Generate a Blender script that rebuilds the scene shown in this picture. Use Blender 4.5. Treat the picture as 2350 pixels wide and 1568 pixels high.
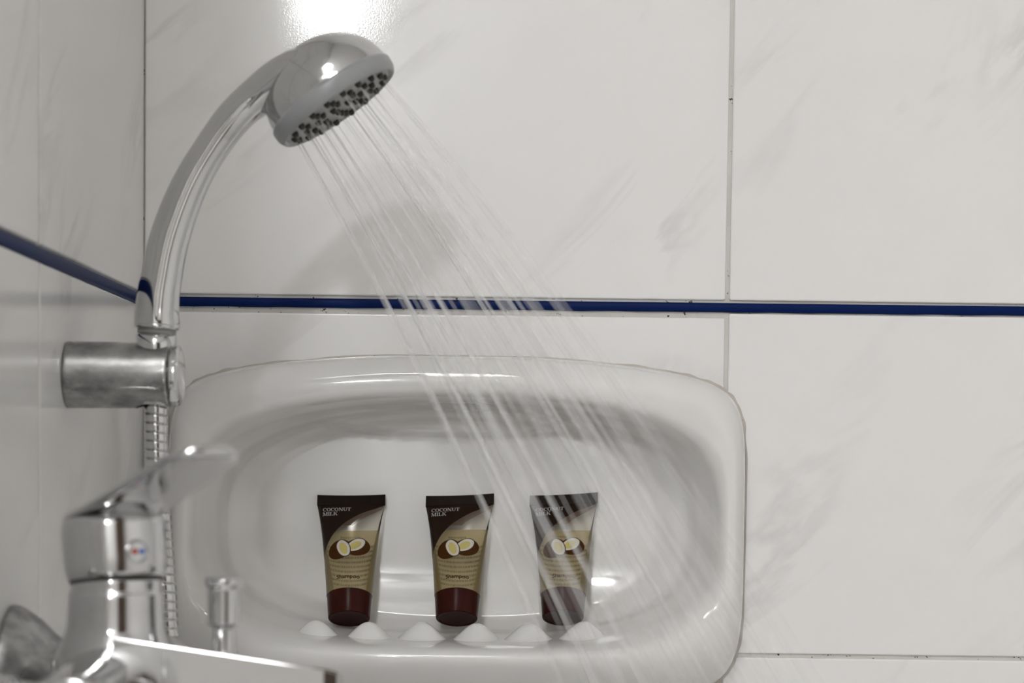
import bpy, bmesh, math, random
from mathutils import Vector, Matrix

random.seed(7)
R = math.radians
SC = bpy.context.scene
COL = SC.collection
for o in list(bpy.data.objects):
    bpy.data.objects.remove(o)

# ------------------------------------------------------------------ camera
W_PX, H_PX, F_PX = 2350.0, 1568.0, 4800.0
CAM = Vector((0.0, -1.2, 1.0))
PITCH, ROLL = 0.055, 0.0125
ROT = Matrix.Rotation(math.pi / 2 - PITCH, 3, 'X') @ Matrix.Rotation(ROLL, 3, 'Z')
SHIFT_Y = (282.0 + F_PX * math.tan(PITCH)) / W_PX
cd = bpy.data.cameras.new('camera')
cd.sensor_width = 36.0
cd.lens = F_PX / W_PX * 36.0
cd.shift_y = SHIFT_Y
cd.clip_start = 0.01
cd.dof.use_dof = True
cd.dof.focus_distance = 1.15
cd.dof.aperture_fstop = 10.0
cam = bpy.data.objects.new('camera', cd)
COL.objects.link(cam)
cam.matrix_world = Matrix.Translation(CAM) @ ROT.to_4x4()
SC.camera = cam


def at(px, py, Y=None, X=None):
    """point of the plane y=Y (or x=X) that the lens shows at a pixel"""
    v = Vector(((px - W_PX / 2) / F_PX, -(py - H_PX / 2 - SHIFT_Y * W_PX) / F_PX, -1.0))
    d = ROT @ v
    t = (Y - CAM.y) / d.y if X is None else (X - CAM.x) / d.x
    return CAM + d * t


# ------------------------------------------------------------------ world, exposure
wd = bpy.data.worlds.new('room_air')
SC.world = wd
wd.use_nodes = True
wd.node_tree.nodes['Background'].inputs[0].default_value = (0.9, 0.93, 1.0, 1)
wd.node_tree.nodes['Background'].inputs[1].default_value = 0.0
vs = SC.view_settings
vs.view_transform = 'Standard'
vs.look = 'None'
vs.gamma = 1.0
vs.use_curve_mapping = False
vs.exposure = 1.87
SC.cycles.transparent_max_bounces = 32
LAMP_POWER = 84.0       # radiance of the lamp over the mirror
CEIL_FILL_POWER = 3.4        # radiance of the unseen ceiling lamp, tuned as overhead fill


# ------------------------------------------------------------------ materials
def mat(name, color=(0.8, 0.8, 0.8), rough=0.4, metal=0.0, coat=0.0, emit=None, estr=1.0, spec=0.5):
    m = bpy.data.materials.new(name)
    m.use_nodes = True
    b = m.node_tree.nodes['Principled BSDF']
    b.inputs['Base Color'].default_value = (*color, 1)
    b.inputs['Roughness'].default_value = rough
    b.inputs['Metallic'].default_value = metal
    b.inputs['Specular IOR Level'].default_value = spec
    if coat:
        b.inputs['Coat Weight'].default_value = coat
        b.inputs['Coat Roughness'].default_value = 0.04
    if emit:
        b.inputs['Emission Color'].default_value = (*emit, 1)
        b.inputs['Emission Strength'].default_value = estr
    return m


def nodes_of(m):
    nt = m.node_tree
    return nt, nt.nodes, nt.links, nt.nodes['Principled BSDF']


def N(nt, kind, **kw):
    n = nt.nodes.new(kind)
    for k, v in kw.items():
        setattr(n, k, v)
    return n


def ramp(nt, stops):
    n = nt.nodes.new('ShaderNodeValToRGB')
    cr = n.color_ramp
    while len(cr.elements) < len(stops):
        cr.elements.new(0.5)
    for e, (p, c) in zip(cr.elements, stops):
        e.position = p
        e.color = (c, c, c, 1) if not hasattr(c, '__len__') else (*c, 1)
    return n


def make_tile_mat():
    m = mat('glazed_marble_tile', (0.78, 0.77, 0.755), 0.075, spec=0.30)
    nt, nd, lk, b = nodes_of(m)
    tc = N(nt, 'ShaderNodeTexCoord')
    oi = N(nt, 'ShaderNodeObjectInfo')
    mul = N(nt, 'ShaderNodeMath', operation='MULTIPLY')
    mul.inputs[1].default_value = 37.0
    lk.new(oi.outputs['Random'], mul.inputs[0])
    add = N(nt, 'ShaderNodeVectorMath', operation='ADD')
    comb = N(nt, 'ShaderNodeCombineXYZ')
    lk.new(mul.outputs[0], comb.inputs[0])
    lk.new(mul.outputs[0], comb.inputs[2])
    lk.new(tc.outputs['Object'], add.inputs[0])
    lk.new(comb.outputs[0], add.inputs[1])
    turn = N(nt, 'ShaderNodeMapping')
    turn.inputs['Rotation'].default_value = (0, R(42), 0)
    lk.new(add.outputs[0], turn.inputs[0])
    mp = N(nt, 'ShaderNodeMapping')
    mp.inputs['Scale'].default_value = (5.0, 10.0, 20.0)
    lk.new(turn.outputs[0], mp.inputs[0])
    n1 = N(nt, 'ShaderNodeTexNoise')
    n1.inputs['Scale'].default_value = 1.0
    n1.inputs['Detail'].default_value = 6.0
    n1.inputs['Roughness'].default_value = 0.52
    n1.inputs['Distortion'].default_value = 0.55
    lk.new(mp.outputs[0], n1.inputs['Vector'])
    r1 = ramp(nt, [(0.455, 0.0), (0.497, 1.0), (0.503, 1.0), (0.56, 0.0)])
    lk.new(n1.outputs['Fac'], r1.inputs[0])
    mp2 = N(nt, 'ShaderNodeMapping')
    mp2.inputs['Scale'].default_value = (6.0, 9.0, 13.0)
    mp2.inputs['Location'].default_value = (5.3, 1.0, 8.8)
    lk.new(turn.outputs[0], mp2.inputs[0])
    n2 = N(nt, 'ShaderNodeTexNoise')
    n2.inputs['Scale'].default_value = 1.0
    n2.inputs['Detail'].default_value = 3.0
    lk.new(mp2.outputs[0], n2.inputs['Vector'])
    r2 = ramp(nt, [(0.50, 0.0), (0.68, 1.0)])
    lk.new(n2.outputs['Fac'], r2.inputs[0])
    mm = N(nt, 'ShaderNodeMath', operation='MULTIPLY')
    lk.new(r1.outputs[0], mm.inputs[0])
    lk.new(r2.outputs[0], mm.inputs[1])
    m3 = N(nt, 'ShaderNodeMath', operation='MULTIPLY')
    m3.inputs[1].default_value = 0.46
    lk.new(mm.outputs[0], m3.inputs[0])
    mx = N(nt, 'ShaderNodeMix', data_type='RGBA')
    mx.inputs[6].default_value = (0.78, 0.772, 0.762, 1)
    mx.inputs[7].default_value = (0.50, 0.49, 0.485, 1)
    lk.new(m3.outputs[0], mx.inputs[0])
    lk.new(mx.outputs[2], b.inputs['Base Color'])
    # faint orange peel of the glaze
    n3 = N(nt, 'ShaderNodeTexNoise')
    n3.inputs['Scale'].default_value = 900.0
    lk.new(tc.outputs['Object'], n3.inputs['Vector'])
    bp = N(nt, 'ShaderNodeBump')
    bp.inputs['Strength'].default_value = 0.02
    bp.inputs['Distance'].default_value = 0.001
    lk.new(n3.outputs['Fac'], bp.inputs['Height'])
    lk.new(bp.outputs[0], b.inputs['Normal'])
    return m


def make_grout_mat(name, c0, c1, speck):
    m = mat(name, c0, 0.85, spec=0.2)
    nt, nd, lk, b = nodes_of(m)
    tc = N(nt, 'ShaderNodeTexCoord')
    n1 = N(nt, 'ShaderNodeTexNoise')
    n1.inputs['Scale'].default_value = 45.0
    n1.inputs['Detail'].default_value = 5.0
    lk.new(tc.outputs['Object'], n1.inputs['Vector'])
    mx = N(nt, 'ShaderNodeMix', data_type='RGBA')
    mx.inputs[6].default_value = (*c0, 1)
    mx.inputs[7].default_value = (*c1, 1)
    lk.new(n1.outputs['Fac'], mx.inputs[0])
    n2 = N(nt, 'ShaderNodeTexNoise')
    n2.inputs['Scale'].default_value = 420.0
    n2.inputs['Detail'].default_value = 2.0
    lk.new(tc.outputs['Object'], n2.inputs['Vector'])
    r = ramp(nt, [(speck, 0.0), (speck + 0.05, 1.0)])
    lk.new(n2.outputs['Fac'], r.inputs[0])
    mx2 = N(nt, 'ShaderNodeMix', data_type='RGBA')
    lk.new(r.outputs[0], mx2.inputs[0])
    lk.new(mx.outputs[2], mx2.inputs[6])
    mx2.inputs[7].default_value = (0.05, 0.04, 0.035, 1)
    lk.new(mx2.outputs[2], b.inputs['Base Color'])
    return m


def worn_chrome(name, base, r0, r1, scale, stain=None):
    m = mat(name, base, r0, metal=1.0)
    nt, nd, lk, b = nodes_of(m)
    tc = N(nt, 'ShaderNodeTexCoord')
    n1 = N(nt, 'ShaderNodeTexNoise')
    n1.inputs['Scale'].default_value = scale
    n1.inputs['Detail'].default_value = 4.0
    lk.new(tc.outputs['Object'], n1.inputs['Vector'])
    mr = N(nt, 'ShaderNodeMapRange')
    mr.inputs['From Min'].default_value = 0.3
    mr.inputs['From Max'].default_value = 0.7
    mr.inputs['To Min'].default_value = r0
    mr.inputs['To Max'].default_value = r1
    lk.new(n1.outputs['Fac'], mr.inputs[0])
    lk.new(mr.outputs[0], b.inputs['Roughness'])
    if stain:
        mp = N(nt, 'ShaderNodeMapping')
        mp.inputs['Scale'].default_value = (0.6, 1.0, 1.0)
        lk.new(tc.outputs['Object'], mp.inputs[0])
        n2 = N(nt, 'ShaderNodeTexNoise')
        n2.inputs['Scale'].default_value = scale * 1.6
        n2.inputs['Detail'].default_value = 6.0
        n2.inputs['Roughness'].default_value = 0.6
        lk.new(mp.outputs[0], n2.inputs['Vector'])
        rp = ramp(nt, [(0.36, [c * stain for c in base]), (0.62, base)])
        lk.new(n2.outputs['Fac'], rp.inputs[0])
        lk.new(rp.outputs[0], b.inputs['Base Color'])
    return m


def sheer(name, color, opacity, rough=0.15, tint=(1, 1, 1), spec=0.5, translucent=0.0, attr=None):
    """thin see-through stuff: part of the light passes straight, the rest meets a dyed glossy surface"""
    m = mat(name, color, rough, spec=spec)
    nt, nd, lk, b = nodes_of(m)
    out = nd['Material Output']
    tr = N(nt, 'ShaderNodeBsdfTransparent')
    tr.inputs[0].default_value = (*tint, 1)
    surf = b.outputs[0]
    if translucent:
        tl = N(nt, 'ShaderNodeBsdfTranslucent')
        tl.inputs[0].default_value = (*color, 1)
        ms = N(nt, 'ShaderNodeMixShader')
        ms.inputs[0].default_value = translucent
        lk.new(b.outputs[0], ms.inputs[1])
        lk.new(tl.outputs[0], ms.inputs[2])
        surf = ms.outputs[0]
    mx = N(nt, 'ShaderNodeMixShader')
    mx.inputs[0].default_value = opacity
    if attr:
        at_ = N(nt, 'ShaderNodeAttribute')
        at_.attribute_name = attr
        lk.new(at_.outputs['Fac'], mx.inputs[0])
    lk.new(tr.outputs[0], mx.inputs[1])
    lk.new(surf, mx.inputs[2])
    lk.new(mx.outputs[0], out.inputs[0])
    return m


def clear_film(name):
    m = mat(name, (1, 1, 1), 0.08)
    nt, nd, lk, b = nodes_of(m)
    out = nd['Material Output']
    tr = N(nt, 'ShaderNodeBsdfTransparent')
    tr.inputs[0].default_value = (0.95, 0.935, 0.90, 1)
    gl = N(nt, 'ShaderNodeBsdfGlossy')
    gl.inputs['Roughness'].default_value = 0.10
    fr = N(nt, 'ShaderNodeFresnel')
    fr.inputs[0].default_value = 1.45
    mx = N(nt, 'ShaderNodeMixShader')
    lk.new(fr.outputs[0], mx.inputs[0])
    lk.new(tr.outputs[0], mx.inputs[1])
    lk.new(gl.outputs[0], mx.inputs[2])
    lk.new(mx.outputs[0], out.inputs[0])
    return m


M = {
    'tile': make_tile_mat(),
    'grout': make_grout_mat('light_grout', (0.66, 0.65, 0.62), (0.50, 0.485, 0.46), 0.68),
    'seal': make_grout_mat('stained_sealant', (0.62, 0.59, 0.55), (0.40, 0.36, 0.31), 0.71),
    'blue': mat('navy_glaze', (0.0025, 0.0125, 0.075), 0.4, spec=0.06),
    'ceramic': mat('white_vitreous_china', (0.725, 0.717, 0.705), 0.06, coat=0.3),
    'chrome': worn_chrome('polished_chrome', (0.57, 0.57, 0.575), 0.03, 0.12, 60.0),
    'dull': worn_chrome('limescaled_chrome', (0.42, 0.42, 0.42), 0.22, 0.38, 70.0, 0.55),
    'plastic': mat('grey_satin_plastic', (0.27, 0.275, 0.28), 0.30),
    'plastic_dark': mat('grey_face_plastic', (0.30, 0.30, 0.295), 0.42),
    'rubber': mat('dark_nozzle_rubber', (0.035, 0.03, 0.027), 0.5),
    'cap': mat('maroon_cap_plastic', (0.034, 0.007, 0.005), 0.22, spec=0.08),
    'film': clear_film('clear_tube_film'),
    'brown': mat('dark_brown_print', (0.016, 0.007, 0.0035), 0.22, spec=0.2),
    'crimp': mat('dark_brown_crimp', (0.010, 0.005, 0.0035), 0.3, spec=0.12),
    'brown_thin': sheer('thin_brown_print', (0.10, 0.055, 0.035), 0.60, 0.3),
    'liquid': sheer('amber_shampoo', (0.74, 0.63, 0.37), 0.33, 0.3, tint=(0.99, 0.965, 0.87), translucent=0.35, spec=0.1),
    'ink': mat('brown_ink', (0.030, 0.009, 0.003), 0.5, spec=0.1),
    'shell': mat('coconut_shell_ink', (0.050, 0.017, 0.003), 0.4, spec=0.1),
    'shell_line': mat('coconut_outline_ink', (0.045, 0.018, 0.006), 0.4),
    'flesh': mat('coconut_flesh_ink', (0.56, 0.53, 0.48), 0.4),
    'milk': mat('coconut_milk_ink', (0.50, 0.42, 0.14), 0.4),
    'white_ink': mat('white_ink', (0.42, 0.41, 0.40), 0.4),
    'back_ink': mat('faint_back_ink', (0.10, 0.07, 0.03), 0.5),
    'water': sheer('shower_water', (0.86, 0.86, 0.87), 0.5, 0.12, translucent=0.35, attr='body'),
    'red': mat('red_dot', (0.45, 0.03, 0.02), 0.3),
    'bluedot': mat('blue_dot', (0.05, 0.15, 0.5), 0.3),
    'paint': mat('white_wall_paint', (0.80, 0.79, 0.772), 0.6),
    'floor': mat('pale_floor_tile', (0.66, 0.65, 0.635), 0.35),
    'door': mat('brown_door_wood', (0.10, 0.065, 0.045), 0.45),
    'lamp': mat('lit_opal_glass', (0.9, 0.9, 0.9), 0.3, emit=(0.97, 0.985, 1.0), estr=LAMP_POWER),
    'fill_lamp': mat('lit_ceiling_fill', (0.9, 0.9, 0.9), 0.3, emit=(1.0, 0.985, 0.955), estr=CEIL_FILL_POWER),
}


# ------------------------------------------------------------------ mesh helpers
def obj(name, verts, faces, material, parent=None, smooth=True):
    me = bpy.data.meshes.new(name)
    me.from_pydata([tuple(v) for v in verts], [], faces)
    me.validate()
    me.update()
    bm = bmesh.new()
    bm.from_mesh(me)
    bmesh.ops.recalc_face_normals(bm, faces=bm.faces)
    bm.to_mesh(me)
    bm.free()
    if smooth:
        for p in me.polygons:
            p.use_smooth = True
    me.materials.append(M[material] if isinstance(material, str) else material)
    o = bpy.data.objects.new(name, me)
    COL.objects.link(o)
    if parent:
        o.parent = parent
    return o


def empty(name, loc, parent=None):
    o = bpy.data.objects.new(name, None)
    o.empty_display_size = 0.02
    COL.objects.link(o)
    o.location = loc
    if parent:
        o.parent = parent
    return o


def tag(o, label, cat, group=None, kind=None):
    o['label'] = label
    o['category'] = cat
    if group:
        o['group'] = group
    if kind:
        o['kind'] = kind
    return o


def struct(o):
    o['kind'] = 'structure'
    return o


def loft(rings, cap0=True, cap1=True, closed=True):
    """rings: equally long lists of points"""
    n = len(rings[0])
    V = [p for r in rings for p in r]
    F = []
    m = n if closed else n - 1
    for i in range(len(rings) - 1):
        for j in range(m):
            k = (j + 1) % n
            F.append((i * n + j, i * n + k, (i + 1) * n + k, (i + 1) * n + j))
    if closed and cap0:
        F.append(tuple(range(n)))
    if closed and cap1:
        b = (len(rings) - 1) * n
        F.append(tuple(range(b, b + n)))
    return V, F


def lathe(profile, origin, axis, seg=48, cap0=True, cap1=True):
    """profile: (radius, height) pairs along the axis"""
    q = Vector((0, 0, 1)).rotation_difference(Vector(axis).normalized())
    o = Vector(origin)
    rings = []
    for r, h in profile:
        rings.append([o + q @ Vector((r * math.cos(2 * math.pi * j / seg), r * math.sin(2 * math.pi * j / seg), h))
                      for j in range(seg)])
    return loft(rings, cap0, cap1)


def round_profile(pts, rad=0.0006, n=4):
    """round the inner corners of a (r,h) polyline"""
    out = [pts[0]]
    for a, b, c in zip(pts, pts[1:], pts[2:]):
        va, vb, vc = Vector(a), Vector(b), Vector(c)
        l1, l2 = (va - vb).length, (vc - vb).length
        k = min(rad, l1 * 0.45, l2 * 0.45)
        p, q = vb + (va - vb).normalized() * k, vb + (vc - vb).normalized() * k
        for i in range(n + 1):
            t = i / n
            w = p * (1 - t) ** 2 + vb * 2 * t * (1 - t) + q * t * t
            out.append((w.x, w.y))
    out.append(pts[-1])
    return out


def catmull(pts, sub):
    out = []
    n = len(pts)
    for i in range(n - 1):
        p0, p1, p2, p3 = pts[max(i - 1, 0)], pts[i], pts[i + 1], pts[min(i + 2, n - 1)]
        for s in range(sub):
            t = s / sub
            out.append([0.5 * (2 * b + (c - a) * t + (2 * a - 5 * b + 4 * c - d) * t * t + (3 * b - a - 3 * c + d) * t ** 3)
                        for a, b, c, d in zip(p0, p1, p2, p3)])
    out.append(list(pts[-1]))
    return out


def interp(tab, x):
    if x <= tab[0][0]:
        return tab[0][1]
    for (a, fa), (b, fb) in zip(tab, tab[1:]):
        if x <= b:
            return fa + (fb - fa) * (x - a) / (b - a)
    return tab[-1][1]


def bevel_box(lo, hi, r=0.001, seg=2):
    bm = bmesh.new()
    bmesh.ops.create_cube(bm, size=1.0)
    for v in bm.verts:
        v.co = Vector([(lo[i] + hi[i]) / 2 + v.co[i] * (hi[i] - lo[i]) for i in range(3)])
    if r > 0:
        bmesh.ops.bevel(bm, geom=list(bm.edges), offset=r, segments=seg, profile=0.5, affect='EDGES')
    bm.verts.index_update()
    V = [v.co.copy() for v in bm.verts]
    F = [tuple(v.index for v in f.verts) for f in bm.faces]
    bm.free()
    return V, F


def sweep(path, radii, seg=10):
    """round tube along points (parallel frame), radius per point"""
    rings = []
    up = None
    for i, p in enumerate(path):
        t = (path[min(i + 1, len(path) - 1)] - path[max(i - 1, 0)]).normalized()
        if up is None:
            up = t.orthogonal().normalized()
        up = (up - t * up.dot(t)).normalized()
        s = t.cross(up)
        rings.append([p + (up * math.cos(2 * math.pi * j / seg) + s * math.sin(2 * math.pi * j / seg)) * radii[i]
                      for j in range(seg)])
    return loft(rings)


# ------------------------------------------------------------------ the room
XL = at(330, 600, 0).x                      # face of the end wall
ZT = at(1175, 702, 0).z                     # middle of the blue strip
X1 = at(1669, 700, 0).x                     # first upright joint of the long wall
PW = X1 - XL                                # tile pitch across
PH = at(2000, 722, 0).z - at(2000, 1511, 0).z  # tile pitch up
WEND = 0.95                                 # length of the end wall
ROOM_X0, ROOM_X1, ROOM_Y0, ROOM_H = -1.45, 1.5, -2.5, 2.4

# dish place in wall units (metres per picture pixel on the wall)
U = (at(1500, 1215, 0).x - at(600, 1215, 0).x) / 900.0
DC = at(1048, 1215, 0)


def plane_frame(x0, x1, z0, z1, hx0, hx1, hz0, hz1, y):
    """upright sheet with a rectangular hole"""
    xs, zs = [x0, hx0, hx1, x1], [z0, hz0, hz1, z1]
    V = [Vector((x, y, z)) for z in zs for x in xs]
    F = [(r * 4 + c, r * 4 + c + 1, (r + 1) * 4 + c + 1, (r + 1) * 4 + c)
         for r in range(3) for c in range(3) if (r, c) != (1, 1)]
    return V, F


REC = 0.0013
wall_back = struct(obj('wall_back', *plane_frame(ROOM_X0, ROOM_X1, 0, ROOM_H, DC.x - 592 * U, DC.x + 592 * U,
                                                 DC.z - 300 * U, DC.z + 318 * U, REC), 'grout', smooth=False))
wv, wf = bevel_box((XL - 0.10, -WEND, 0), (XL - REC, REC, ROOM_H), 0.0)
wall_left = struct(obj('wall_left', wv, wf, 'grout', smooth=False))
struct(obj('floor', *bevel_box((ROOM_X0, ROOM_Y0, -0.1), (ROOM_X1, 0.0, 0.0), 0), 'floor', smooth=False))
struct(obj('ceiling', *bevel_box((ROOM_X0, ROOM_Y0, ROOM_H), (ROOM_X1, 0.0, ROOM_H + 0.1), 0), 'paint', smooth=False))
struct(obj('wall_right', *bevel_box((ROOM_X1, ROOM_Y0, 0), (ROOM_X1 + 0.1, 0.0, ROOM_H), 0), 'paint', smooth=False))
struct(obj('wall_front', *bevel_box((ROOM_X0, ROOM_Y0 - 0.1, 0), (ROOM_X1, ROOM_Y0, ROOM_H), 0), 'paint', smooth=False))
struct(obj('wall_outer_left', *bevel_box((ROOM_X0 - 0.1, ROOM_Y0, 0), (ROOM_X0, 0.0, ROOM_H), 0), 'paint', smooth=False))
dr = struct(obj('door_1', *bevel_box((0.35, ROOM_Y0, 0), (1.15, ROOM_Y0 + 0.04, 2.0), 0.004), 'door', smooth=False))
obj('door_handle', *lathe([(0.012, 0), (0.012, 0.05), (0.02, 0.055), (0.02, 0.07), (0.0, 0.072)],
                          (0.42, ROOM_Y0 + 0.04, 1.0), (0, 1, 0), 20), 'chrome', dr)

TILE_MESH = {}


def tile(parent, w, h, center, left=False, proud=0.0):
    key = (round(w, 4), round(h, 4))
    if key not in TILE_MESH:
        V, F = bevel_box((-w / 2, 0.0, -h / 2), (w / 2, 0.007, h / 2), 0.0011, 3)
        o = obj('tile', V, F, 'tile', parent, smooth=False)
        TILE_MESH[key] = o.data
    else:
        o = bpy.data.objects.new('tile', TILE_MESH[key])
        COL.objects.link(o)
        o.parent = parent
    o.location = center
    if left:
        o.rotation_euler = (0, 0, math.pi / 2)
        o.location.x += proud
    else:
        o.location.y -= proud
    return o


G = 0.0023                                   # joint width
# rows: (bottom, top) counted from the blue strip
rows = []
zu = at(2000, 694, 0).z
zb = at(2000, 724, 0).z
z = zu
while z < ROOM_H - 0.02:
    rows.append((z, min(z + PH - G, ROOM_H)))
    z += PH
z = zb
low = []
while z > 0.03:
    low.append((max(z - PH + G, 0.0), z))
    z -= PH
zcut = at(450, 909, 0).z                      # the short tile over the dish
random.seed(3)
for r, (za, zc) in enumerate(rows + low):
    below = r - len(rows)
    x = XL
    c = 0
    while x < ROOM_X1 - 0.02:
        xa, xb = x + (0.0003 if c == 0 else G / 2), min(x + PW - G / 2, ROOM_X1)
        z0, z1 = za, zc
        if below == 0 and c == 0:
            z0, z1 = zcut + 0.0012, at(1000, 722, 0).z
        elif below == 1 and c == 0:
            z1 = min(z1, DC.z - 396 * U)
        if z1 - z0 > 0.01:
            pr = 0.0005 if (c == 1 and below < 0) else random.uniform(0, 0.0003)
            tile(wall_back, xb - xa, z1 - z0, Vector(((xa + xb) / 2, 0, (z0 + z1) / 2)), proud=pr)
        x += PW
        c += 1
# narrow filler pieces left and right of the soap dish
xa, xb = XL + 0.0008, DC.x - 662 * U
tile(wall_back, xb - xa, zcut - 0.0012 - low[0][0], Vector(((xa + xb) / 2, 0, (zcut - 0.0012 + low[0][0]) / 2)))

# end wall tiles
YJ = at(90, 800, X=XL).y                       # its first upright joint
LP = PW
for r, (za, zc) in enumerate(rows + low):
    ys = [0.0008, YJ, YJ - LP, YJ - 2 * LP, -WEND]
    ys = [q for q in ys if q >= -WEND]
    if ys[-1] > -WEND + 0.03:
        ys.append(-WEND)
    for a, b in zip(ys, ys[1:]):
        ya, yb = a - G / 2, b + G / 2
        zz1 = zc
        tile(wall_left, ya - yb, zc - za, Vector((XL, (ya + yb) / 2, (za + zc) / 2)), left=True,
             proud=random.uniform(0, 0.0003))


# blue strips
def strip(name, a, b, h, normal, bulge):
    """pencil strip between two points, slightly domed"""
    a, b = Vector(a), Vector(b)
    n = Vector(normal)
    rings = []
    L = (b - a).length
    K = max(2, int(L / 0.01))
    for i in range(K + 1):
        p = a.lerp(b, i / K)
        wob = 0.00025 * math.sin(i * 1.7) * math.sin(i * 0.31)
        pts = []
        for k in range(9):
            t = -1 + 2 * k / 8
            pts.append(p + Vector((0, 0, t * h / 2 + wob * (t < 0))) + n * (bulge * (1 - t * t) ** 0.5))
        pts.append(p - n * 0.003 + Vector((0, 0, h / 2)))
        pts.append(p - n * 0.003 - Vector((0, 0, h / 2)))
        rings.append(pts)
    return obj(name, *loft(rings), 'blue')


pL, pR = at(420, 692, 0), at(2340, 714, 0)
sl = (pR.z - pL.z) / (pR.x - pL.x)
za = pL.z + sl * (XL - pL.x)
t1 = strip('trim_1', (XL, -0.0002, za), (ROOM_X1, -0.0002, za + sl * (ROOM_X1 - XL)), 21 * U, (0, -1, 0), 0.0009)
struct(t1)
t2 = strip('trim_2', (XL + 0.0002, 0, za), (XL + 0.0002, -WEND, za + 0.0005), 27 * U, (1, 0, 0), 0.0009)
struct(t2)


# ------------------------------------------------------------------ lamps
def wall_lamp():
    xh = at(735, -28, 0)
    k = 1 + 2.40 / 1.2
    c = CAM + (xh - CAM)
    lx, lz = CAM.x + (xh.x - CAM.x) * k, CAM.z + (xh.z - CAM.z) * k
    t = tag(empty('mirror_lamp_offscreen', (lx, ROOM_Y0, lz)), 'lit opal glass wall lamp on a chrome back plate', 'lamp')
    obj('back_plate', *bevel_box((-0.14, 0.0, -0.09), (0.14, 0.02, 0.09), 0.004), 'chrome', t)
    obj('opal_shade_offscreen', *bevel_box((-0.05, 0.0205, -0.045), (0.05, 0.10, 0.045), 0.012, 4), 'lamp', t)
    return t


wall_lamp()
t = tag(empty('ceiling_fill_offscreen', (-0.30, -1.6, ROOM_H)), 'unseen round ceiling lamp with white rim, added as overhead fill', 'lamp')  # ceiling lamp out of view, put in and sized for soft fill
obj('added_fill_rim', *lathe([(0.40, 0), (0.40, 0.03), (0.36, 0.04), (0.0, 0.04)], (0, 0, 0), (0, 0, -1), 40), 'paint', t)
obj('fill_diffuser_offscreen', *lathe([(0.35, 0.041), (0.33, 0.07), (0.22, 0.085), (0.0, 0.09)], (0, 0, 0), (0, 0, -1), 40), 'fill_lamp', t)


# ------------------------------------------------------------------ soap dish
DISH_RINGS = [  # half width, up, down (wall pixels), exponent, depth at top / side / bottom (mm, minus = out of the wall), share of the back
    (655, 392, 396, 6.0, 3, 3, 3, 0),
    (656, 395, 394, 6.0, -6, -7, -8, 0),
    (652, 395, 380, 5.5, -16, -16, -24, 0),
    (643, 386, 352, 5.0, -25, -23, -42, 0),
    (629, 354, 310, 4.5, -31, -28, -56, 0),
    (611, 322, 276, 4.0, -32, -29, -62, 0),
    (597, 301, 258, 3.6, -27, -26, -58, 0),
    (585, 292, 248, 3.3, -14, -20, -46, 0),
    (572, 287, 243, 3.1, 4, -9, -30, 0),
    (555, 281, 238, 2.9, 21, 3, -11, 0),
    (528, 269, 233, 2.8, 32, 13, 6, 0.4),
    (475, 247, 212, 2.6, 19, 7, 1, 1),
    (390, 205, 165, 2.5, 19, 10, 5, 1),
    (290, 150, 120, 2.4, 19, 12, 8, 1),
    (180, 95, 75, 2.2, 17, 13, 11, 1),
    (80, 42, 33, 2.0, 15, 14, 13, 1),
    (6, 4, 3, 2.0, 14, 14, 14, 1),
]


def dish_point(par, t):
    hw, zt, zb_, n, yt, ys, yb, share = par
    c, s = math.cos(t), math.sin(t)
    x = hw * math.copysign(abs(c) ** (2 / n), c)
    zz = math.copysign(abs(s) ** (2 / n), s)
    if s > 0:
        y = ys + (yt - ys) * s ** 3
        zz *= zt
        zz -= 66 * (x / 655) ** 2 * (1 - 0.4 * abs(x) / 655) * s ** 2     # arched top
    else:
        y = ys + (yb - ys) * s ** 4
        zz *= zb_
    # the gently dished back
    xm, zm = x * U * 1000, zz * U * 1000
    back = 31 + 0.10 * zm - 0.0040 * max(0, -18 - zm) ** 2 - 0.0013 * max(0, abs(xm) - 46) ** 2
    y += (back - y) * min(max(share, 0), 1)
    # oval swelling under the top rim
    dx, dz = x + 18, zz - 246
    q = (abs(dx) / 318) ** 2.6 + (abs(dz) / 34) ** 2.0
    if q < 1 and y > 0:
        k_ = min((1 - q) / 0.55, 1.0)
        y -= 8.0 * k_ * k_ * (3 - 2 * k_)
    return Vector((x * U, y / 1000.0, zz * U))


def soap_dish():
    t = tag(empty('soap_dish', (DC.x, 0, DC.z)), 'wide white ceramic soap dish set into the tiled wall', 'soap dish')
    pars = catmull(DISH_RINGS, 5)
    SEG = 224
    rings = [[dish_point(p, 2 * math.pi * (j + 0.5) / SEG) for j in range(SEG)] for p in pars]
    b = obj('basin', *loft(rings, cap0=False), 'ceramic', t)
    # ring of sealant where the glaze meets the tiles
    path = [dish_point((659, 396, 399, 6.0, 0.3, 0.3, 0.3, 0), 2 * math.pi * (j + 0.5) / SEG) for j in range(SEG)]
    rings = []
    for j, p in enumerate(path):
        d = (path[(j + 1) % SEG] - path[j - 1]).normalized()
        o_ = d.cross(Vector((0, 1, 0)))
        r = 0.0016 + 0.0005 * math.sin(j * 0.9) * math.sin(j * 0.23)
        rings.append([p + o_ * r * math.cos(2 * math.pi * k / 8) + Vector((0, 1, 0)) * r * math.sin(2 * math.pi * k / 8)
                      for k in range(8)])
    rings.append(rings[0])
    obj('sealant', *loft(rings, False, False), 'seal', t)
    return t


dish = soap_dish()


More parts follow.
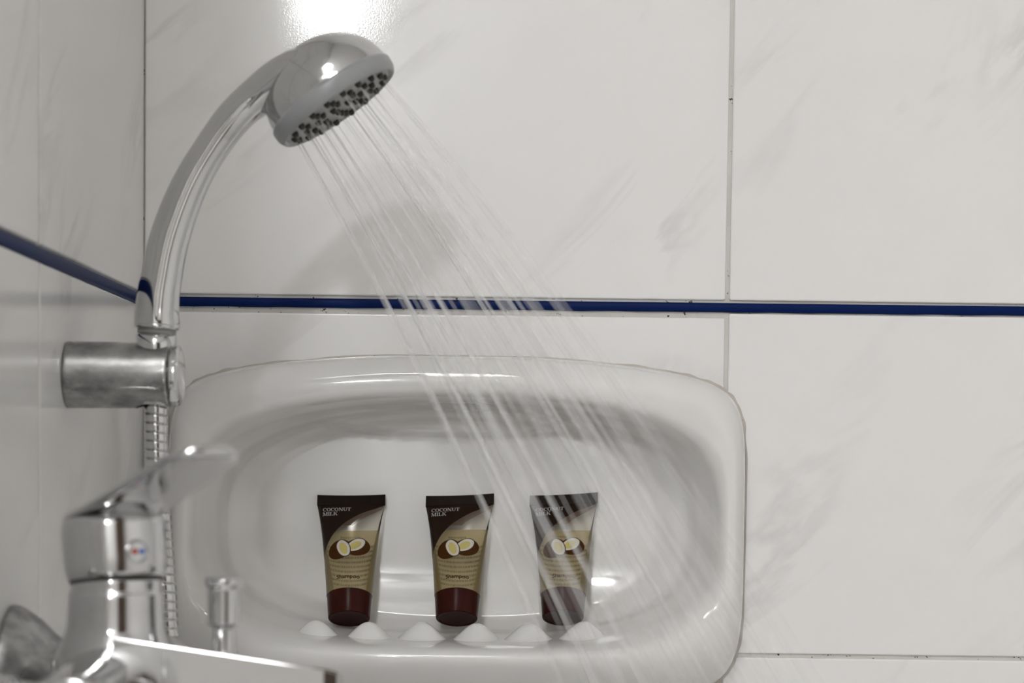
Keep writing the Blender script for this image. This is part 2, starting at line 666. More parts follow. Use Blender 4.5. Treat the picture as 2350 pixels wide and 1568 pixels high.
def nub(px, py, y, w, h):
    base = at(px, py, y)
    pr = []
    K = 14
    for i in range(K + 1):
        u = i / K
        r = 1 - u
        pr.append((r, (0.5 + 0.5 * math.cos(math.pi * r)) ** 0.75))
    pr = [(max(r, 0.0001), hh) for r, hh in pr]
    rings = []
    seg = 28
    for r, hh in pr:
        rings.append([Vector((r * w * math.cos(2 * math.pi * j / seg), r * w * 0.75 * math.sin(2 * math.pi * j / seg), hh * h - 0.0022))
                      for j in range(seg)])
    o = obj('ridge_nub', *loft(rings, False, True), 'ceramic', dish)
    o.location = base - dish.location


for px, py in [(726, 1460), (846, 1464), (968, 1464), (1094, 1467), (1214, 1466), (1340, 1463)]:
    nub(px, py - 4, -0.028, 0.0158, 0.0102)
nub(596, 1452, -0.028, 0.020, 0.0070)


# ------------------------------------------------------------------ shampoo tubes
TL = 75.6          # length
ZC, ZS = 13.4, 69.6  # end of cap, start of crimp


def tube_w(z):
    t = min(max((z - ZC) / (ZS - ZC), 0), 1)
    return 12.5 + 4.3 * t + 2.0 * t ** 4


def tube_d(z):
    t = min(max((z - ZC) / (ZS - ZC), 0), 1)
    return 12.3 * (1 - t ** 1.45) + 0.45


def tube_n(z):
    t = min(max((z - ZC) / (ZS - ZC), 0), 1)
    return 2.0 + 0.35 * t


def tp(x, z, off=0.0, back=False):
    """point of the tube skin, millimetres to metres"""
    w, d = tube_w(z) + off, tube_d(z) + off
    u = min(abs(x) / w, 1.0)
    y = d * (1 - u ** tube_n(z)) ** (1 / tube_n(z))
    return Vector((x, y if back else -y, z)) / 1000.0


def tring(z, off=0.0, seg=56):
    w, d, n = tube_w(z) + off, tube_d(z) + off, tube_n(z)
    out = []
    for j in range(seg):
        c, s = math.cos(2 * math.pi * j / seg), math.sin(2 * math.pi * j / seg)
        out.append(Vector((w * math.copysign(abs(c) ** (2 / n), c), d * math.copysign(abs(s) ** (2 / n), s), z)) / 1000)
    return out


def blob(cx, cz, rx, rz, rot, off, wob=0.0, clip=None):
    """draped ellipse of print"""
    V, F = [], []
    K, seg = 5, 40
    ca, sa = math.cos(rot), math.sin(rot)
    for i in range(K + 1):
        for j in range(seg):
            a = 2 * math.pi * j / seg
            k = max(i / K, 0.001) * (1 + wob * math.sin(5 * a + 1.0))
            x, z = rx * k * math.cos(a), rz * k * math.sin(a)
            V.append(tp(cx + ca * x - sa * z, cz + sa * x + ca * z, off))
    for i in range(K):
        for j in range(seg):
            q = (j + 1) % seg
            F.append((i * seg + j, i * seg + q, (i + 1) * seg + q, (i + 1) * seg + j))
    return V, F


def join(*parts):
    V, F = [], []
    for v, f in parts:
        b = len(V)
        V += list(v)
        F += [tuple(i + b for i in q) for q in f]
    return V, F


def font_shape(body, width, bold=0.0):
    """(x, z) outline mesh of a word set in the built-in face, scaled to a width"""
    c = bpy.data.curves.new('word', 'FONT')
    c.body = body
    c.align_x = 'CENTER'
    c.resolution_u = 4
    c.offset = bold
    o = bpy.data.objects.new('word', c)
    COL.objects.link(o)
    dg = bpy.context.evaluated_depsgraph_get()
    me = o.evaluated_get(dg).to_mesh()
    P = [(v.co.x, v.co.y) for v in me.vertices]
    F = [tuple(p.vertices) for p in me.polygons]
    bpy.data.objects.remove(o)
    x0, x1 = min(p[0] for p in P), max(p[0] for p in P)
    k = width / (x1 - x0)
    return [((p[0] - (x0 + x1) / 2) * k, p[1] * k) for p in P], F


# serif capitals from strokes: thick stems, thin arms, slab serifs (unit height)
def serif_glyph(ch):
    q = []

    def box(x0, z0, x1, z1):
        q.append([(x0, z0), (x1, z0), (x1, z1), (x0, z1)])

    def stem(x, w=0.17, s=0.1):
        box(x, 0, x + w, 1)
        box(x - s, 0, x + w + s, 0.07)
        box(x - s, 0.93, x + w + s, 1)

    def para(xa, za, xb, zb_, w):
        q.append([(xa, za), (xa + w, za), (xb + w, zb_), (xb, zb_)])

    def arc(a0, a1, rx=0.46, ox=0.46):
        K = 22
        for i in range(K):
            A, B = R(a0 + (a1 - a0) * i / K), R(a0 + (a1 - a0) * (i + 1) / K)

            def pt(a, inner):
                k = (rx - 0.17 if inner else rx), (0.43 if inner else 0.5)
                return (ox + k[0] * math.cos(a), 0.5 + k[1] * math.sin(a))
            q.append([pt(A, 0), pt(B, 0), pt(B, 1), pt(A, 1)])
    if ch == 'O':
        arc(0, 360)
        return q, 1.0
    if ch == 'C':
        arc(48, 312)
        box(0.74, 0.68, 0.80, 0.98)
        return q, 0.92
    if ch == 'N':
        box(0.1, 0, 0.17, 1); box(0, 0, 0.28, 0.07); box(0, 0.93, 0.25, 1)
        para(0.70, 0, 0.1, 1, 0.2)
        box(0.83, 0, 0.9, 1); box(0.72, 0.93, 1.0, 1)
        return q, 1.08
    if ch == 'U':
        box(0.1, 0.3, 0.27, 1); box(0.0, 0.93, 0.38, 1)
        box(0.75, 0.3, 0.82, 1); box(0.65, 0.93, 0.92, 1)
        K = 12
        for i in range(K):
            A, B = math.pi + math.pi * i / K, math.pi + math.pi * (i + 1) / K
            q.append([(0.46 + 0.36 * math.cos(a), 0.32 + rr * math.sin(a)) for a, rr in ((A, 0.32), (B, 0.32))] +
                     [(0.50 + 0.25 * math.cos(a), 0.32 + rr * math.sin(a)) for a, rr in ((B, 0.23), (A, 0.23))])
        return q, 1.0
    if ch == 'T':
        stem(0.34); q.pop(); box(0, 0.93, 0.86, 1); box(0, 0.72, 0.05, 1); box(0.81, 0.72, 0.86, 1)
        return q, 0.94
    if ch == 'M':
        box(0.12, 0, 0.19, 1); box(0, 0, 0.3, 0.07); box(0, 0.93, 0.26, 1)
        para(0.48, 0.05, 0.12, 1, 0.18)
        para(0.54, 0.05, 0.92, 1, 0.07)
        stem(0.92, 0.17, 0.09)
        return q, 1.28
    if ch == 'I':
        stem(0.1)
        return q, 0.46
    if ch == 'L':
        stem(0.1); box(0.1, 0, 0.74, 0.07); box(0.69, 0, 0.74, 0.3)
        return q, 0.84
    if ch == 'K':
        stem(0.1); para(0.27, 0.42, 0.74, 0.96, 0.08); para(0.72, 0, 0.38, 0.55, 0.2)
        box(0.62, 0, 1.0, 0.07); box(0.6, 0.93, 0.95, 1)
        return q, 1.02
    return q, 0.5


def serif_word(word, x0, z0, height, width):
    polys, x = [], 0.0
    for ch in word:
        g, adv = serif_glyph(ch)
        polys += [[(a + x, b) for a, b in p] for p in g]
        x += adv
    k = width / x
    V, F = [], []
    for p in polys:
        b = len(V)
        V += [tp(x0 + a * k, z0 + c * height, 0.20) for a, c in p]
        F.append(tuple(range(b, b + len(p))))
    return V, F


XB = [(32.0, -16.5), (36, -14.6), (40.5, -13.2), (45, -11.4), (48.9, -9.4), (52, -7.0), (56, -3.6), (60, 1.3), (63.3, 6.2),
      (66, 12.0), (68, 17.0), (69.6, 18.8)]
XB2 = [(54.5, 1.5), (57, 4.0), (59, 6.5), (61.5, 10), (64, 14), (66, 17), (68, 18.2), (69.6, 18.8)]


def band(za_, zb_, f0, f1, off, rows_=26, cols=18):
    V, F = [], []
    for i in range(rows_ + 1):
        z = za_ + (zb_ - za_) * i / rows_
        a, b = f0(z), f1(z)
        for j in range(cols + 1):
            V.append(tp(a + (b - a) * j / cols, z, off))
    for i in range(rows_):
        for j in range(cols):
            k = i * (cols + 1) + j
            F.append((k, k + 1, k + cols + 2, k + cols + 1))
    return V, F


LEAN = R(27)


def shampoo_tube(base, yaw, twist, label, level_mm, skew):
    t = tag(empty('shampoo_tube', base), label, 'shampoo tube', 'shampoo tubes in the soap dish')
    t.rotation_euler = (-LEAN, twist, yaw)
    t.scale = (1.05, 1.05, 1.04)
    rnd = random.Random(int(label.__len__()))
    # cap
    pr = round_profile([(0.0001, 0.4), (9.6, 0.4), (9.9, 0.0), (11.35, 0.0), (12.35, ZC), (11.9, ZC + 0.35), (11.0, ZC + 0.35)], 0.8, 4)
    cap = obj('cap', *lathe([(r / 1000, h / 1000) for r, h in pr], (0, 0, 0), (0, 0, 1), 56, True, True), 'cap', t)
    # clear body
    zs = [ZC + 0.1 + (ZS - ZC - 0.1) * (i / 30) for i in range(31)]
    obj('tube_body', *loft([tring(z) for z in zs], False, False), 'film', t)
    # liquid, its surface level in the leaning tube
    seg, rings = 56, []
    sl_ = math.tan(LEAN)
    for i in range(25):
        ring = []
        for p in tring(ZC + 0.5, -0.35, seg):
            # follow each meridian up to the level
            z0 = ZC + 0.4
            a = math.atan2(p.y / (tube_d(z0) - .35), p.x / (tube_w(z0) - .35))
            zt_ = level_mm
            for _ in range(6):
                yy = (tube_d(zt_) - 0.35) * math.sin(a)
                zt_ = level_mm + yy * sl_
            z = z0 + (zt_ - z0) * i / 24
            n = tube_n(z)
            c, s = math.cos(a), math.sin(a)
            ring.append(Vector(((tube_w(z) - .35) * math.copysign(abs(c) ** (2 / n), c),
                                (tube_d(z) - .35) * math.copysign(abs(s) ** (2 / n), s), z * 1000 / 1000)) / 1000)
        rings.append(ring)
    obj('shampoo_liquid', *loft(rings, True, True), 'liquid', t)
    # welded end with fine ribs
    V, F = [], []
    K = 60
    bow = lambda u: 0.5 * u * u - 0.2
    front = []
    rings = []
    for i in range(K + 1):
        u = -1 + 2 * i / K
        rib = 0.05 if i % 2 else 0.0
        x = 19.0 * u
        rings.append([Vector((x, -0.75 - rib, ZS - 0.2)) / 1000, Vector((x, -0.75 - rib, TL - 0.3 + bow(u))) / 1000,
                      Vector((x, -0.45, TL + bow(u))) / 1000, Vector((x, 0.45, TL + bow(u))) / 1000,
                      Vector((x, 0.75 + rib, TL - 0.3 + bow(u))) / 1000, Vector((x, 0.75 + rib, ZS - 0.2)) / 1000])
    obj('crimp', *loft(rings), 'crimp', t, smooth=False)
    # brown swoosh printed on the shoulder, thinner one of the back showing through
    edge = lambda z: -(tube_w(z) + 0.12) * 0.9995
    obj('brown_band', *band(32.5, ZS, edge, lambda z: max(interp(XB, z), edge(z) + 0.01), 0.12), 'brown', t)
    obj('pale_brown_band', *band(54.5, ZS, lambda z: interp(XB, z), lambda z: max(interp(XB2, z), interp(XB, z) + 0.02), 0.12),
        'brown_thin', t)
    obj('brand_lettering', *join(serif_word('COCONUT', -15.6, 65.0, 2.3, 15.8), serif_word('MILK', -15.6, 62.0, 2.4, 8.4)),
        'white_ink', t, smooth=False)
    # two coconut halves
    cn = obj('coconut_print', *join(blob(-5.2, 38.3, 5.7, 6.8, R(-35), 0.10), blob(4.6, 39.6, 6.9, 5.6, R(18), 0.10)), 'shell', t)
    obj('coconut_outline', *join(blob(3.9, 41.1, 3.75, 5.85, R(-52), 0.16), blob(-3.0, 39.0, 3.75, 6.1, R(20), 0.24)), 'shell_line', cn)
    obj('coconut_flesh', *join(blob(3.8, 41.0, 3.4, 5.4, R(-52), 0.20, 0.015), blob(-3.1, 38.9, 3.35, 5.6, R(20), 0.28, 0.015)), 'flesh', cn)
    obj('coconut_milk', *join(blob(3.4, 40.7, 2.2, 3.7, R(-52), 0.22), blob(-3.1, 38.7, 2.1, 4.0, R(18), 0.32)), 'milk', cn)
    # product word
    P, F = font_shape('Shampoo', 12.6, 0.012)
    obj('product_lettering', [tp(x, 19.2 + z_ * 1.0, 0.15) for x, z_ in P], F, 'ink', t, smooth=False)
    # print on the back, seen mirrored through the liquid
    parts = []
    for body, w, z0 in (('Ingredients', 10.0, 47.6), ('20 ml', 7.5, 17.0)):
        P, F = font_shape(body, w)
        parts.append(([tp(-x, z0 + z_, 0.10, True) for x, z_ in P], F))
    V, F = [], []

    def dash(x0, x1, z0, h):
        b = len(V)
        n_ = max(1, int((x1 - x0) / 0.8))
        for i in range(n_ + 1):
            x = x0 + (x1 - x0) * i / n_
            V.append(tp(x, z0, 0.10, True)); V.append(tp(x, z0 + h, 0.10, True))
        for i in range(n_):
            F.append((b + 2 * i, b + 2 * i + 2, b + 2 * i + 3, b + 2 * i + 1))
    for k in range(9):
        z0 = 24.6 + k * 2.6
        x = -(tube_w(z0) - 0.8) + rnd.uniform(0, 1)
        while x < tube_w(z0) - 1.6:
            L = rnd.uniform(0.5, 1.6)
            dash(x, min(x + L, tube_w(z0) - 0.6), z0, 1.15)
            x += L + rnd.uniform(0.18, 0.4)
    x = -6
    while x < 4:
        L = rnd.uniform(0.5, 1.3)
        dash(x, x + L, 51.4, 1.1)
        x += L + 0.25
    parts.append((V, F))
    obj('back_lettering', *join(*parts), 'back_ink', t, smooth=False)
    # the soft tube is pulled a little askew at its welded end
    for ch in t.children_recursive:
        for v in ch.data.vertices:
            k = min(max((v.co.z - 0.040) / 0.030, 0), 1)
            v.co.z += skew * v.co.x * k * k * (3 - 2 * k)
    return t


TUBE_Y = -0.0080
for px, py, yaw, tw, lab, lv, sk in [
        (801, 1421, 0, R(-1.6), 'small brown-capped shampoo tube in the dish, farthest from the falling water', 53.5, -0.01),
        (1048, 1421, 0, R(0.2), 'small brown-capped shampoo tube standing between the two other tubes', 54.0, 0.06),
        (1292, 1419, 0, R(0.3), 'small brown-capped shampoo tube behind the streaks of falling water', 53.0, 0.075)]:
    shampoo_tube(at(px, py, TUBE_Y), yaw, tw, lab, lv, sk)


# ------------------------------------------------------------------ hand shower
YH = -0.204                                   # plane of handle, bracket and hose
KH = (at(700, 500, YH).x - at(600, 500, YH).x) / 100.0   # metres per pixel there


def hp(px, py):
    return at(px, py, YH)


HANDLE = [  # centre px, width px in the plane, depth px
    (360, 749, 106, 104), (363, 705, 104, 103), (370, 650, 100, 100), (390, 552, 96, 97), (428, 446, 89, 94),
    (473, 362, 83, 92), (532, 279, 85, 98), (592, 222, 90, 128), (650, 182, 98, 190), (705, 158, 94, 222), (745, 150, 70, 190)]


def hand_shower():
    base = hp(360, 752)
    t = tag(empty('hand_shower', base), 'chrome hand shower with curved handle and grey spray face', 'hand shower')

    def o(name, V, F, m, par=t, smooth=True):
        return obj(name, [v - base for v in V], F, m, par, smooth)
    path = catmull(HANDLE, 8)
    pts = [hp(p[0], p[1]) for p in path]
    rings = []
    SEGS = 72
    for i, p in enumerate(path):
        T = (pts[min(i + 1, len(pts) - 1)] - pts[max(i - 1, 0)]).normalized()
        B = Vector((0, -1, 0))
        Nn = T.cross(B)
        if Nn.x < 0:
            Nn = -Nn
        s = i / (len(path) - 1)
        fade = min(1, max(0, (s - 0.03) / 0.05)) * min(1, max(0, (0.70 - s) / 0.05))
        ring = []
        for j in range(SEGS):
            a = 2 * math.pi * j / SEGS
            k = 1.0
            aa = abs(math.atan2(math.sin(a), math.cos(a)))     # 0 = inner side of the bend
            if aa < R(78):
                k = 1 - 0.085 * fade
            elif aa < R(84):
                k = 1 - 0.13 * fade
            ring.append(pts[i] + Nn * (math.cos(a) * p[2] / 2 * KH * k) + B * (math.sin(a) * p[3] / 2 * KH * k))
        rings.append(ring)
    o('handle', *loft(rings), 'chrome')
    # rounded shell of the head
    C = hp(775, 243)
    tip = hp(895, 160) - hp(655, 326)
    E = tip.normalized()
    A = Vector((-E.z, 0, E.x))                 # away from the face, up and back
    if A.z < 0:
        A = -A
    Rr = 157 * KH
    prof = [(Rr * 1.0, 26 * KH)]
    for i in range(0, 25):
        a = math.pi / 2 * i / 24
        prof.append((max(Rr * 0.985 * math.cos(a), 0.00005), (32 + 128 * math.sin(a)) * KH))
    o('head_shell', *lathe(prof, C, A, 72), 'chrome')
    bez = round_profile([(Rr * 0.90, -1 * KH), (Rr * 0.955, -10 * KH), (Rr * 1.01, 4 * KH), (Rr * 1.02, 28 * KH), (Rr * 0.96, 36 * KH)], 0.002, 5)
    o('bezel', *lathe(bez, C, A, 72, False, False), 'plastic')
    face = o('spray_face', *lathe([(Rr * 0.905, 4 * KH), (Rr * 0.905, -2 * KH), (Rr * 0.86, -3 * KH), (0.0001, -4 * KH)], C, A, 64), 'plastic_dark')
    Bd = Vector((0, -1, 0))
    spots = []
    for rr, n, ph in ((0.79, 18, 0.0), (0.58, 12, 0.1), (0.37, 8, 0.0), (0.15, 3, 0.2)):
        for k in range(n):
            a = 2 * math.pi * k / n + ph
            spots.append((rr * math.cos(a), rr * math.sin(a)))
    V, F = lathe([(0.00155, -0.0002), (0.0015, 0.0010), (0.00105, 0.0022), (0.0006, 0.0022), (0.0005, 0.0015)], (0, 0, 0), -A, 12)
    first = None
    outs = []
    for e, d in spots:
        P = C + E * (e * Rr) + Bd * (d * Rr) - A * (3.4 * KH)
        if first is None:
            first = n_ = obj('nozzle', V, F, 'rubber', t)
        else:
            n_ = bpy.data.objects.new('nozzle', first.data)
            COL.objects.link(n_)
            n_.parent = t
        n_.location = P - base
        outs.append((P - A * 0.0022, e, d))
    # foot of the handle
    ax = (hp(363, 700) - hp(359, 770)).normalized()
    o('handle_ring', *lathe([(50 * KH, -2 * KH), (52 * KH, 1 * KH), (53.5 * KH, 5 * KH), (52 * KH, 9 * KH)], hp(360, 754), ax, 48), 'chrome')
    o('washer', *lathe([(44 * KH, 0), (44 * KH, 14 * KH)], hp(359.6, 768), ax, 40), 'plastic_dark')
    return t, outs


shower, NOZZLES = hand_shower()


# ------------------------------------------------------------------ hose and bracket
def hose():
    base = hp(358, 930)
    t = tag(empty('shower_hose', base), 'ribbed chrome shower hose hanging under the wall holder', 'hose')

    def o(name, V, F, m):
        return obj(name, [v - base for v in V], F, m, t)
    ax = (hp(359, 760) - hp(358, 930)).normalized()
    # conical nut that sits in the holder
    o('cone_nut', *lathe(round_profile([(46 * KH, 0), (46.5 * KH, -30 * KH), (44 * KH, -62 * KH), (36 * KH, -110 * KH), (31 * KH, -160 * KH)], 0.001),
                         hp(358.5, 769), ax, 48), 'chrome')
    # coiled strip: grooves every pitch
    pts = [hp(359, 905), hp(359, 1000), hp(361, 1100), hp(367, 1200), hp(374, 1300), hp(380, 1400)]
    mix = Vector((-0.150, -0.40, 0.862))
    e = pts[-1]
    pts += [e + Vector((0.0015, 0.002, -0.05)), e + Vector((0.0, -0.005, -0.14)), e + Vector((-0.006, -0.06, -0.215)),
            e + Vector((-0.012, -0.12, -0.20)), Vector((mix.x, mix.y, mix.z - 0.06)), mix]
    path = [Vector(p) for p in catmull([tuple(p) for p in pts], 60)]
    # resample evenly
    L = [0]
    for a, b in zip(path, path[1:]):
        L.append(L[-1] + (b - a).length)
    pitch = 20.5 * KH
    step = pitch / 16
    rad = 27.5 * KH
    rings, s, i = [], 0.0, 0
    SEGS = 32
    up = Vector((1, 0, 0))
    while s < L[-1]:
        while i < len(L) - 2 and L[i + 1] < s:
            i += 1
        f = (s - L[i]) / max(L[i + 1] - L[i], 1e-9)
        p = path[i].lerp(path[i + 1], f)
        T = (path[i + 1] - path[i]).normalized()
        up = (up - T * up.dot(T)).normalized()
        sd = T.cross(up)
        ring = []
        for j in range(SEGS):
            a = 2 * math.pi * j / SEGS
            ph = (s / pitch + j / SEGS) % 1.0
            d = abs(ph - 0.5)
            g = 0.80 if d < 0.05 else (1.0 - 0.05 * max(0, (0.16 - d) / 0.08))
            ring.append(p + (up * math.cos(a) + sd * math.sin(a)) * rad * g)
        rings.append(ring)
        s += step
    o('ribbed_sleeve', *loft(rings), 'chrome')
    o('end_nut', *lathe([(0.0085, 0), (0.0095, 0.002), (0.0095, 0.014), (0.008, 0.016)], Vector((mix.x, mix.y, mix.z - 0.002)), (0, 0, 1), 24), 'chrome')
    return t


hose()


def bracket():
    zc = hp(300, 862).z
    r = 77 * KH
    x1 = hp(392, 862).x
    base = Vector((XL + 0.0004, YH, zc))
    t = tag(empty('shower_holder', base), 'dull chrome cylindrical wall holder gripping the hand shower', 'shower holder')

    def o(name, V, F, m, smooth=True):
        return obj(name, [v - base for v in V], F, m, t, smooth)
    L = x1 - base.x
    xs = hp(358, 862).x
    bore = 45 * KH
    # barrel, its top and bottom hollowed where the cone nut passes
    prof = [(0.985, 0.0), (1.0, 0.0008), (0.985, 0.004)]
    prof += [(0.985 - 0.02 * i / 12, 0.004 + (L - 0.005) * i / 12) for i in range(1, 13)]
    rings = []
    SEGS = 72
    hs = [(0.99, 0.0), (1.0, 0.0007)] + [(1.0 - 0.03 * i / 40, 0.0007 + (L - 0.0012) * i / 40) for i in range(1, 41)] + [(0.955, L)]
    for k, h in hs:
        ring = []
        for j in range(SEGS):
            a = 2 * math.pi * j / SEGS
            y, z = r * k * math.cos(a), r * k * math.sin(a)
            x = base.x + h
            ring.append(Vector((x, YH + y, zc + z)))
        rings.append(ring)
    V, F = loft(rings)
    # cut the vertical bore: drop the skin inside it (the cone nut fills the hole)
    keep = []
    for f in F:
        c = sum((V[i] for i in f), Vector()) / len(f)
        inside = (c.x - xs) ** 2 + (c.y - YH) ** 2 < (bore * 0.98) ** 2 and abs(c.z - zc) > r * 0.5 and len(f) == 4
        if not inside:
            keep.append(f)
    o('barrel', V, keep, 'dull')
    # lining of the bore
    o('bore_lining', *lathe([(bore, -r * 0.80), (bore, r * 0.80)], Vector((xs, YH, zc)), (0, 0, 1), 40, False, False), 'plastic_dark')
    # swivel plate on the free end, with its clamp slots
    xe = x1
    rr = r * 0.92
    plate = o('end_plate', *lathe(round_profile([(rr * 0.98, 0.0008), (rr, 0.0015), (rr, 0.0040), (rr * 0.86, 0.0052), (0.0001, 0.0056)], 0.0006),
                                  Vector((xe, YH, zc)), (1, 0, 0), 56), 'chrome')
    o('swivel_core', *lathe([(rr * 0.72, 0.0), (rr * 0.72, 0.0014)], Vector((xe - 0.0003, YH, zc)), (1, 0, 0), 48), 'plastic_dark')
    cutters = []
    for z0, dz, y0 in ((0.0050, 0.0022, -rr * 0.95), (-0.0092, 0.0056, -rr * 0.80)):
        c = o('cutter', *bevel_box((xe - 0.002, YH + y0 - 0.004, zc + z0 - dz / 2), (xe + 0.0045, YH + y0 + 0.004, zc + z0 + dz / 2), 0), 'chrome', False)
        md = plate.modifiers.new('slot', 'BOOLEAN')
        md.operation, md.solver, md.object = 'DIFFERENCE', 'EXACT', c
        cutters.append(c)
    bpy.context.view_layer.update()
    cut = bpy.data.meshes.new_from_object(plate.evaluated_get(bpy.context.evaluated_depsgraph_get()))
    plate.modifiers.clear()
    plate.data = cut
    for c in cutters:
        bpy.data.objects.remove(c)
    # rounded thumb rib along the barrel
    px, h = [], []
    rings = []
    a = R(205)
    for i in range(17):
        u = i / 16
        x = hp(255 + 130 * u, 862).x
        k = math.sin(math.pi * min(max(u, 0.001), 0.999)) ** 0.5
        q = Vector((x, YH - r * 0.955 * math.cos(R(27)), zc - r * 0.955 * math.sin(R(27))))
        ring = []
        for j in range(10):
            b = 2 * math.pi * j / 10
            ring.append(q + Vector((0, -math.cos(R(27)), -math.sin(R(27)))) * (0.0008 * k * math.cos(b)) +
                        Vector((0, math.sin(R(27)), -math.cos(R(27)))) * (0.0016 * k * math.sin(b)))
        rings.append(ring)
    o('thumb_rib', *loft(rings), 'dull')
    return t


bracket()


# ------------------------------------------------------------------ bath mixer
def mixer():
    YM = -0.39
    A0 = at(268, 1330, YM)
    K = (at(400, 1330, YM).x - at(300, 1330, YM).x) / 100
    mx = A0.x
    zpx = lambda py: at(268, py, YM).z
    zax = 0.907
    base = Vector((mx, YM, zax))
    t = tag(empty('bath_mixer', base), 'chrome single-lever bath mixer on the end wall', 'mixer tap')

    def o(name, V, F, m, par=t, smooth=True):
        return obj(name, [v - base for v in V], F, m, par, smooth)
    # horizontal body and its two wall unions
    body = round_profile([(0.016, -0.093), (0.0185, -0.091), (0.0195, -0.07), (0.0215, -0.03), (0.022, 0.0), (0.0215, 0.03), (0.0195, 0.07), (0.0185, 0.091), (0.016, 0.093)], 0.002)
    o('body', *lathe(body, base, (0, 1, 0), 56), 'chrome')
    for s in (-1, 1):
        c = Vector((XL + 0.0004, YM + s * 0.075, zax))
        ros = [(0.0305, 0.0), (0.031, 0.001), (0.0300, 0.004), (0.0255, 0.011), (0.0185, 0.018), (0.017, 0.0205)]
        o('wall_rosette', *lathe(round_profile(ros, 0.003), c, (1, 0, 0), 56), 'dull')
        o('union_nut', *lathe(round_profile([(0.0135, 0.018), (0.0165, 0.0195), (0.0165, 0.036), (0.0145, 0.038), (0.0135, mx - c.x)], 0.001), c, (1, 0, 0), 48), 'chrome')
    # neck
    h = lambda py: zpx(py) - zax
    neck = [(0.0235, 0.010), (0.0225, h(1490)), (0.0205, h(1465)), (0.0190, h(1440)), (0.0186, h(1400)), (0.0185, h(1362)), (0.0176, h(1352)),
            (0.0176, h(1324)), (0.0150, h(1322)), (0.0150, h(1318))]
    o('neck', *lathe(round_profile(neck, 0.0015), Vector((mx, YM, zax)), (0, 0, 1), 64), 'chrome')
    # tilted cap with lever: heading to the right and into the room, lifted
    HD = Vector((0.58, -0.815, 0)).normalized()
    SD = Vector((0.815, 0.58, 0)).normalized()
    tilt = R(8)
    UP = (Vector((0, 0, 1)) * math.cos(tilt) - HD * math.sin(tilt))
    FW = (HD * math.cos(tilt) + Vector((0, 0, 1)) * math.sin(tilt))
    cc = Vector((mx, YM, zpx(1331)))
    hc = zpx(1190) - zpx(1331)
    o('gap_shade_ring', *lathe([(0.0180, -0.0011), (0.0180, 0.003)], cc, UP, 48), 'rubber')  # near-black ring standing in for the shade in the gap under the cap
    capo = o('lever_cap', *lathe(round_profile([(0.0150, 0.0), (0.0188, 0.0), (0.0200, hc * 0.22), (0.0204, hc * 0.9), (0.0190, hc * 1.02), (0.0001, hc * 1.06)], 0.002), cc, UP, 64), 'chrome')
    rise = R(7)
    LD = FW * math.cos(rise) + UP * math.sin(rise)
    LU = UP * math.cos(rise) - FW * math.sin(rise)
    rings = []
    tip = 0.088
    for i in range(25):
        u = i / 24
        d = -0.017 + (tip + 0.017) * u
        w = 0.0195 * (1 - 0.24 * u)
        if u < 0.14:
            w *= math.sqrt(max(1 - ((0.14 - u) / 0.15) ** 2, 0.02))
        if u > 0.88:
            w *= math.sqrt(max(1 - ((u - 0.88) / 0.135) ** 2, 0.02))
        th = 0.0052 - 0.0016 * u
        p = cc + UP * (hc * 0.99) + LD * d + LU * (0.0015 + 0.003 * u * u)
        ring = []
        for j in range(28):
            a = 2 * math.pi * j / 28
            c, s = math.cos(a), math.sin(a)
            ring.append(p + SD * (w * math.copysign(abs(c) ** 0.5, c)) + LU * (th / 2 * math.copysign(abs(s) ** 0.7, s) - 0.0015 * (1 - c * c) * 0))
        rings.append(ring)
    o('lever', *loft(rings), 'chrome')
    # wedge that carries the lever over the cap
    rings = []
    for i in range(9):
        u = i / 8
        d = -0.012 + 0.040 * u
        w = 0.0150 * (1 - 0.35 * u)
        top = cc + UP * (hc * 0.99) + LD * d
        bot = cc + UP * (hc * 0.96) + FW * min(d, 0.019)
        rings.append([top - SD * w, top + SD * w, bot.lerp(top, 0.25 * u) + SD * w * 0.95, bot.lerp(top, 0.25 * u) - SD * w * 0.95])
    o('lever_web', *loft(rings), 'chrome', smooth=False)
    bc = cc + UP * (hc * 0.50) + HD * 0.0198
    idx = o('index_button', *lathe(round_profile([(0.0047, -0.002), (0.0047, 0.0010), (0.0040, 0.0013), (0.0036, 0.0006), (0.0001, 0.0010)], 0.0003), bc, HD, 32), 'chrome')
    o('red_mark', *lathe([(0.0011, 0.0), (0.0011, 0.0004), (0.0001, 0.0005)], bc + HD * 0.0009 - SD * 0.0014, HD, 16), 'red', idx)
    o('blue_mark', *lathe([(0.0011, 0.0), (0.0011, 0.0004), (0.0001, 0.0005)], bc + HD * 0.0009 + SD * 0.0016, HD, 16), 'bluedot', idx)
    # spout: flat-sided, sloping down to its lip
    YN = -0.412
    s0, s1 = at(330, 1476, YN), at(768, 1543, YN)
    rings = []
    for i in range(21):
        u = i / 20
        x = s0.x - 0.012 + (s1.x - s0.x + 0.012) * u
        zt = s0.z + 0.0018 + (s1.z - s0.z - 0.0018) * u
        hw = 0.0175 - 0.001 * u
        hh = 0.032 - 0.012 * u
        if i == 20:
            x += 0.0006; hw -= 0.0012; zt -= 0.001; hh -= 0.002
        yc = YN + 0.0175
        ring = []
        sec = [(-1, -0.92), (-1, -0.010), (-0.992, 0.0), (-0.5, -0.02), (0, -0.06), (0.5, -0.12), (0.93, -0.2), (1, -0.28), (1, -0.92), (0.9, -1), (-0.9, -1)]
        for a, b in sec:
            ring.append(Vector((x, yc + a * hw, zt + b * hh)))
        rings.append(ring)
    o('spout', *loft(rings), 'chrome', smooth=False)
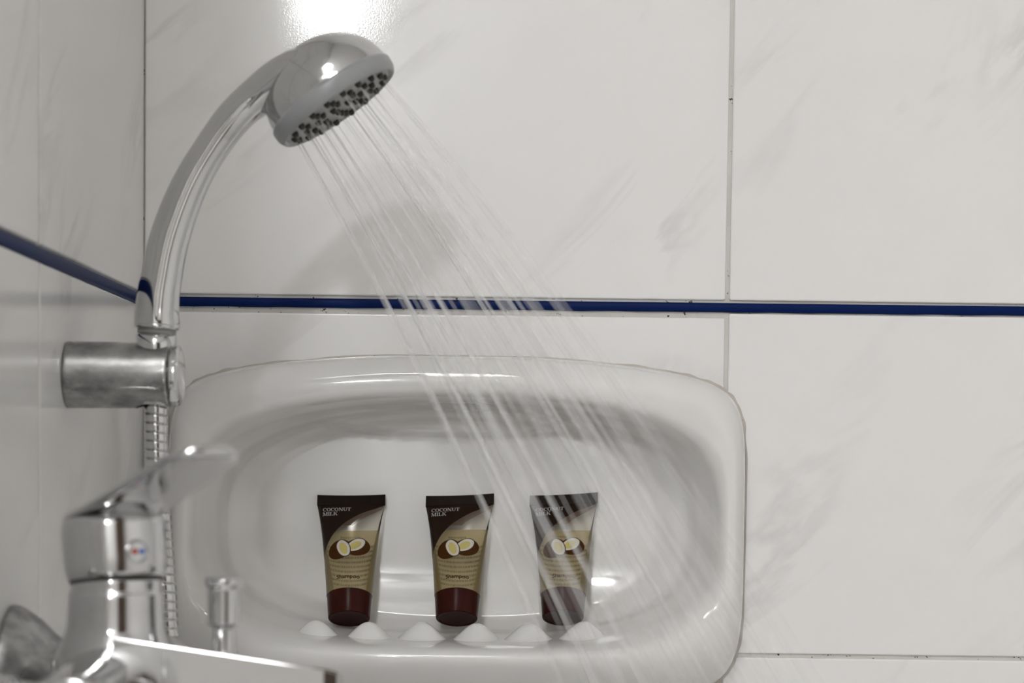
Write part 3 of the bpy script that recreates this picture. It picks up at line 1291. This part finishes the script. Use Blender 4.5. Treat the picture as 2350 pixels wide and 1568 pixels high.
    o('spout_joint', *bevel_box((at(374, 1500, YN).x, YN - 0.0006, s0.z - 0.03), (at(381, 1500, YN).x, YN + 0.004, s0.z - 0.0040), 0.0004), 'chrome')
    # diverter knob standing on the spout
    dc = at(514, 1502, YN + 0.0175)
    Kd = (at(600, 1400, dc.y).x - at(500, 1400, dc.y).x) / 100
    pk = [(30, -8), (30, 4), (26, 8), (26, 62), (36, 68), (38, 72), (38, 150), (44, 162), (45, 172), (42, 177), (1, 176)]
    o('diverter_knob', *lathe(round_profile([(a * Kd, b * Kd) for a, b in pk], 0.0007), dc, (0, 0, 1), 40), 'chrome')
    # outlet under the body for the hose
    o('hose_outlet', *lathe([(0.010, 0.0), (0.010, -0.03), (0.008, -0.031)], Vector((-0.150, -0.40, zax - 0.012)), (0, 0, 1), 24), 'chrome')
    return t


mixer()


# ------------------------------------------------------------------ falling water
def water():
    base = NOZZLES[0][0]
    t = tag(empty('water_spray', base), 'fan of thin water jets falling from the shower head', 'water')
    rnd = random.Random(5)
    for P, e, d in NOZZLES:
        if rnd.random() < 0.30:
            continue
        s0 = 0.735 + 0.19 * e + rnd.uniform(-0.012, 0.012)
        vy = -0.30 * d + rnd.uniform(-0.05, 0.05)
        vz = 2.4
        v = Vector((s0 * vz, vy, -vz))
        r_end = rnd.uniform(0.0014, 0.0034)
        op0 = rnd.choice((0.12, 0.18, 0.26, 0.42))
        op1 = op0 * rnd.uniform(0.05, 0.17)
        pts, rad, op = [], [], []
        tm = 0.0
        K = 34
        for i in range(K + 1):
            tm = 0.128 * i / K
            p = P + v * tm + Vector((0, 0, -9.81)) * (0.5 * tm * tm)
            u = i / K
            pts.append(p)
            rad.append(0.00032 + (r_end - 0.00032) * u ** 0.85)
            op.append(op0 + (op1 - op0) * min(1, u * 1.25))
        V, F = sweep([p - base for p in pts], rad, 8)
        o = obj('water_jet', V, F, 'water', t)
        at_ = o.data.attributes.new('body', 'FLOAT', 'POINT')
        at_.data.foreach_set('value', [op[i // 8] for i in range(len(V))])
    return t


water()
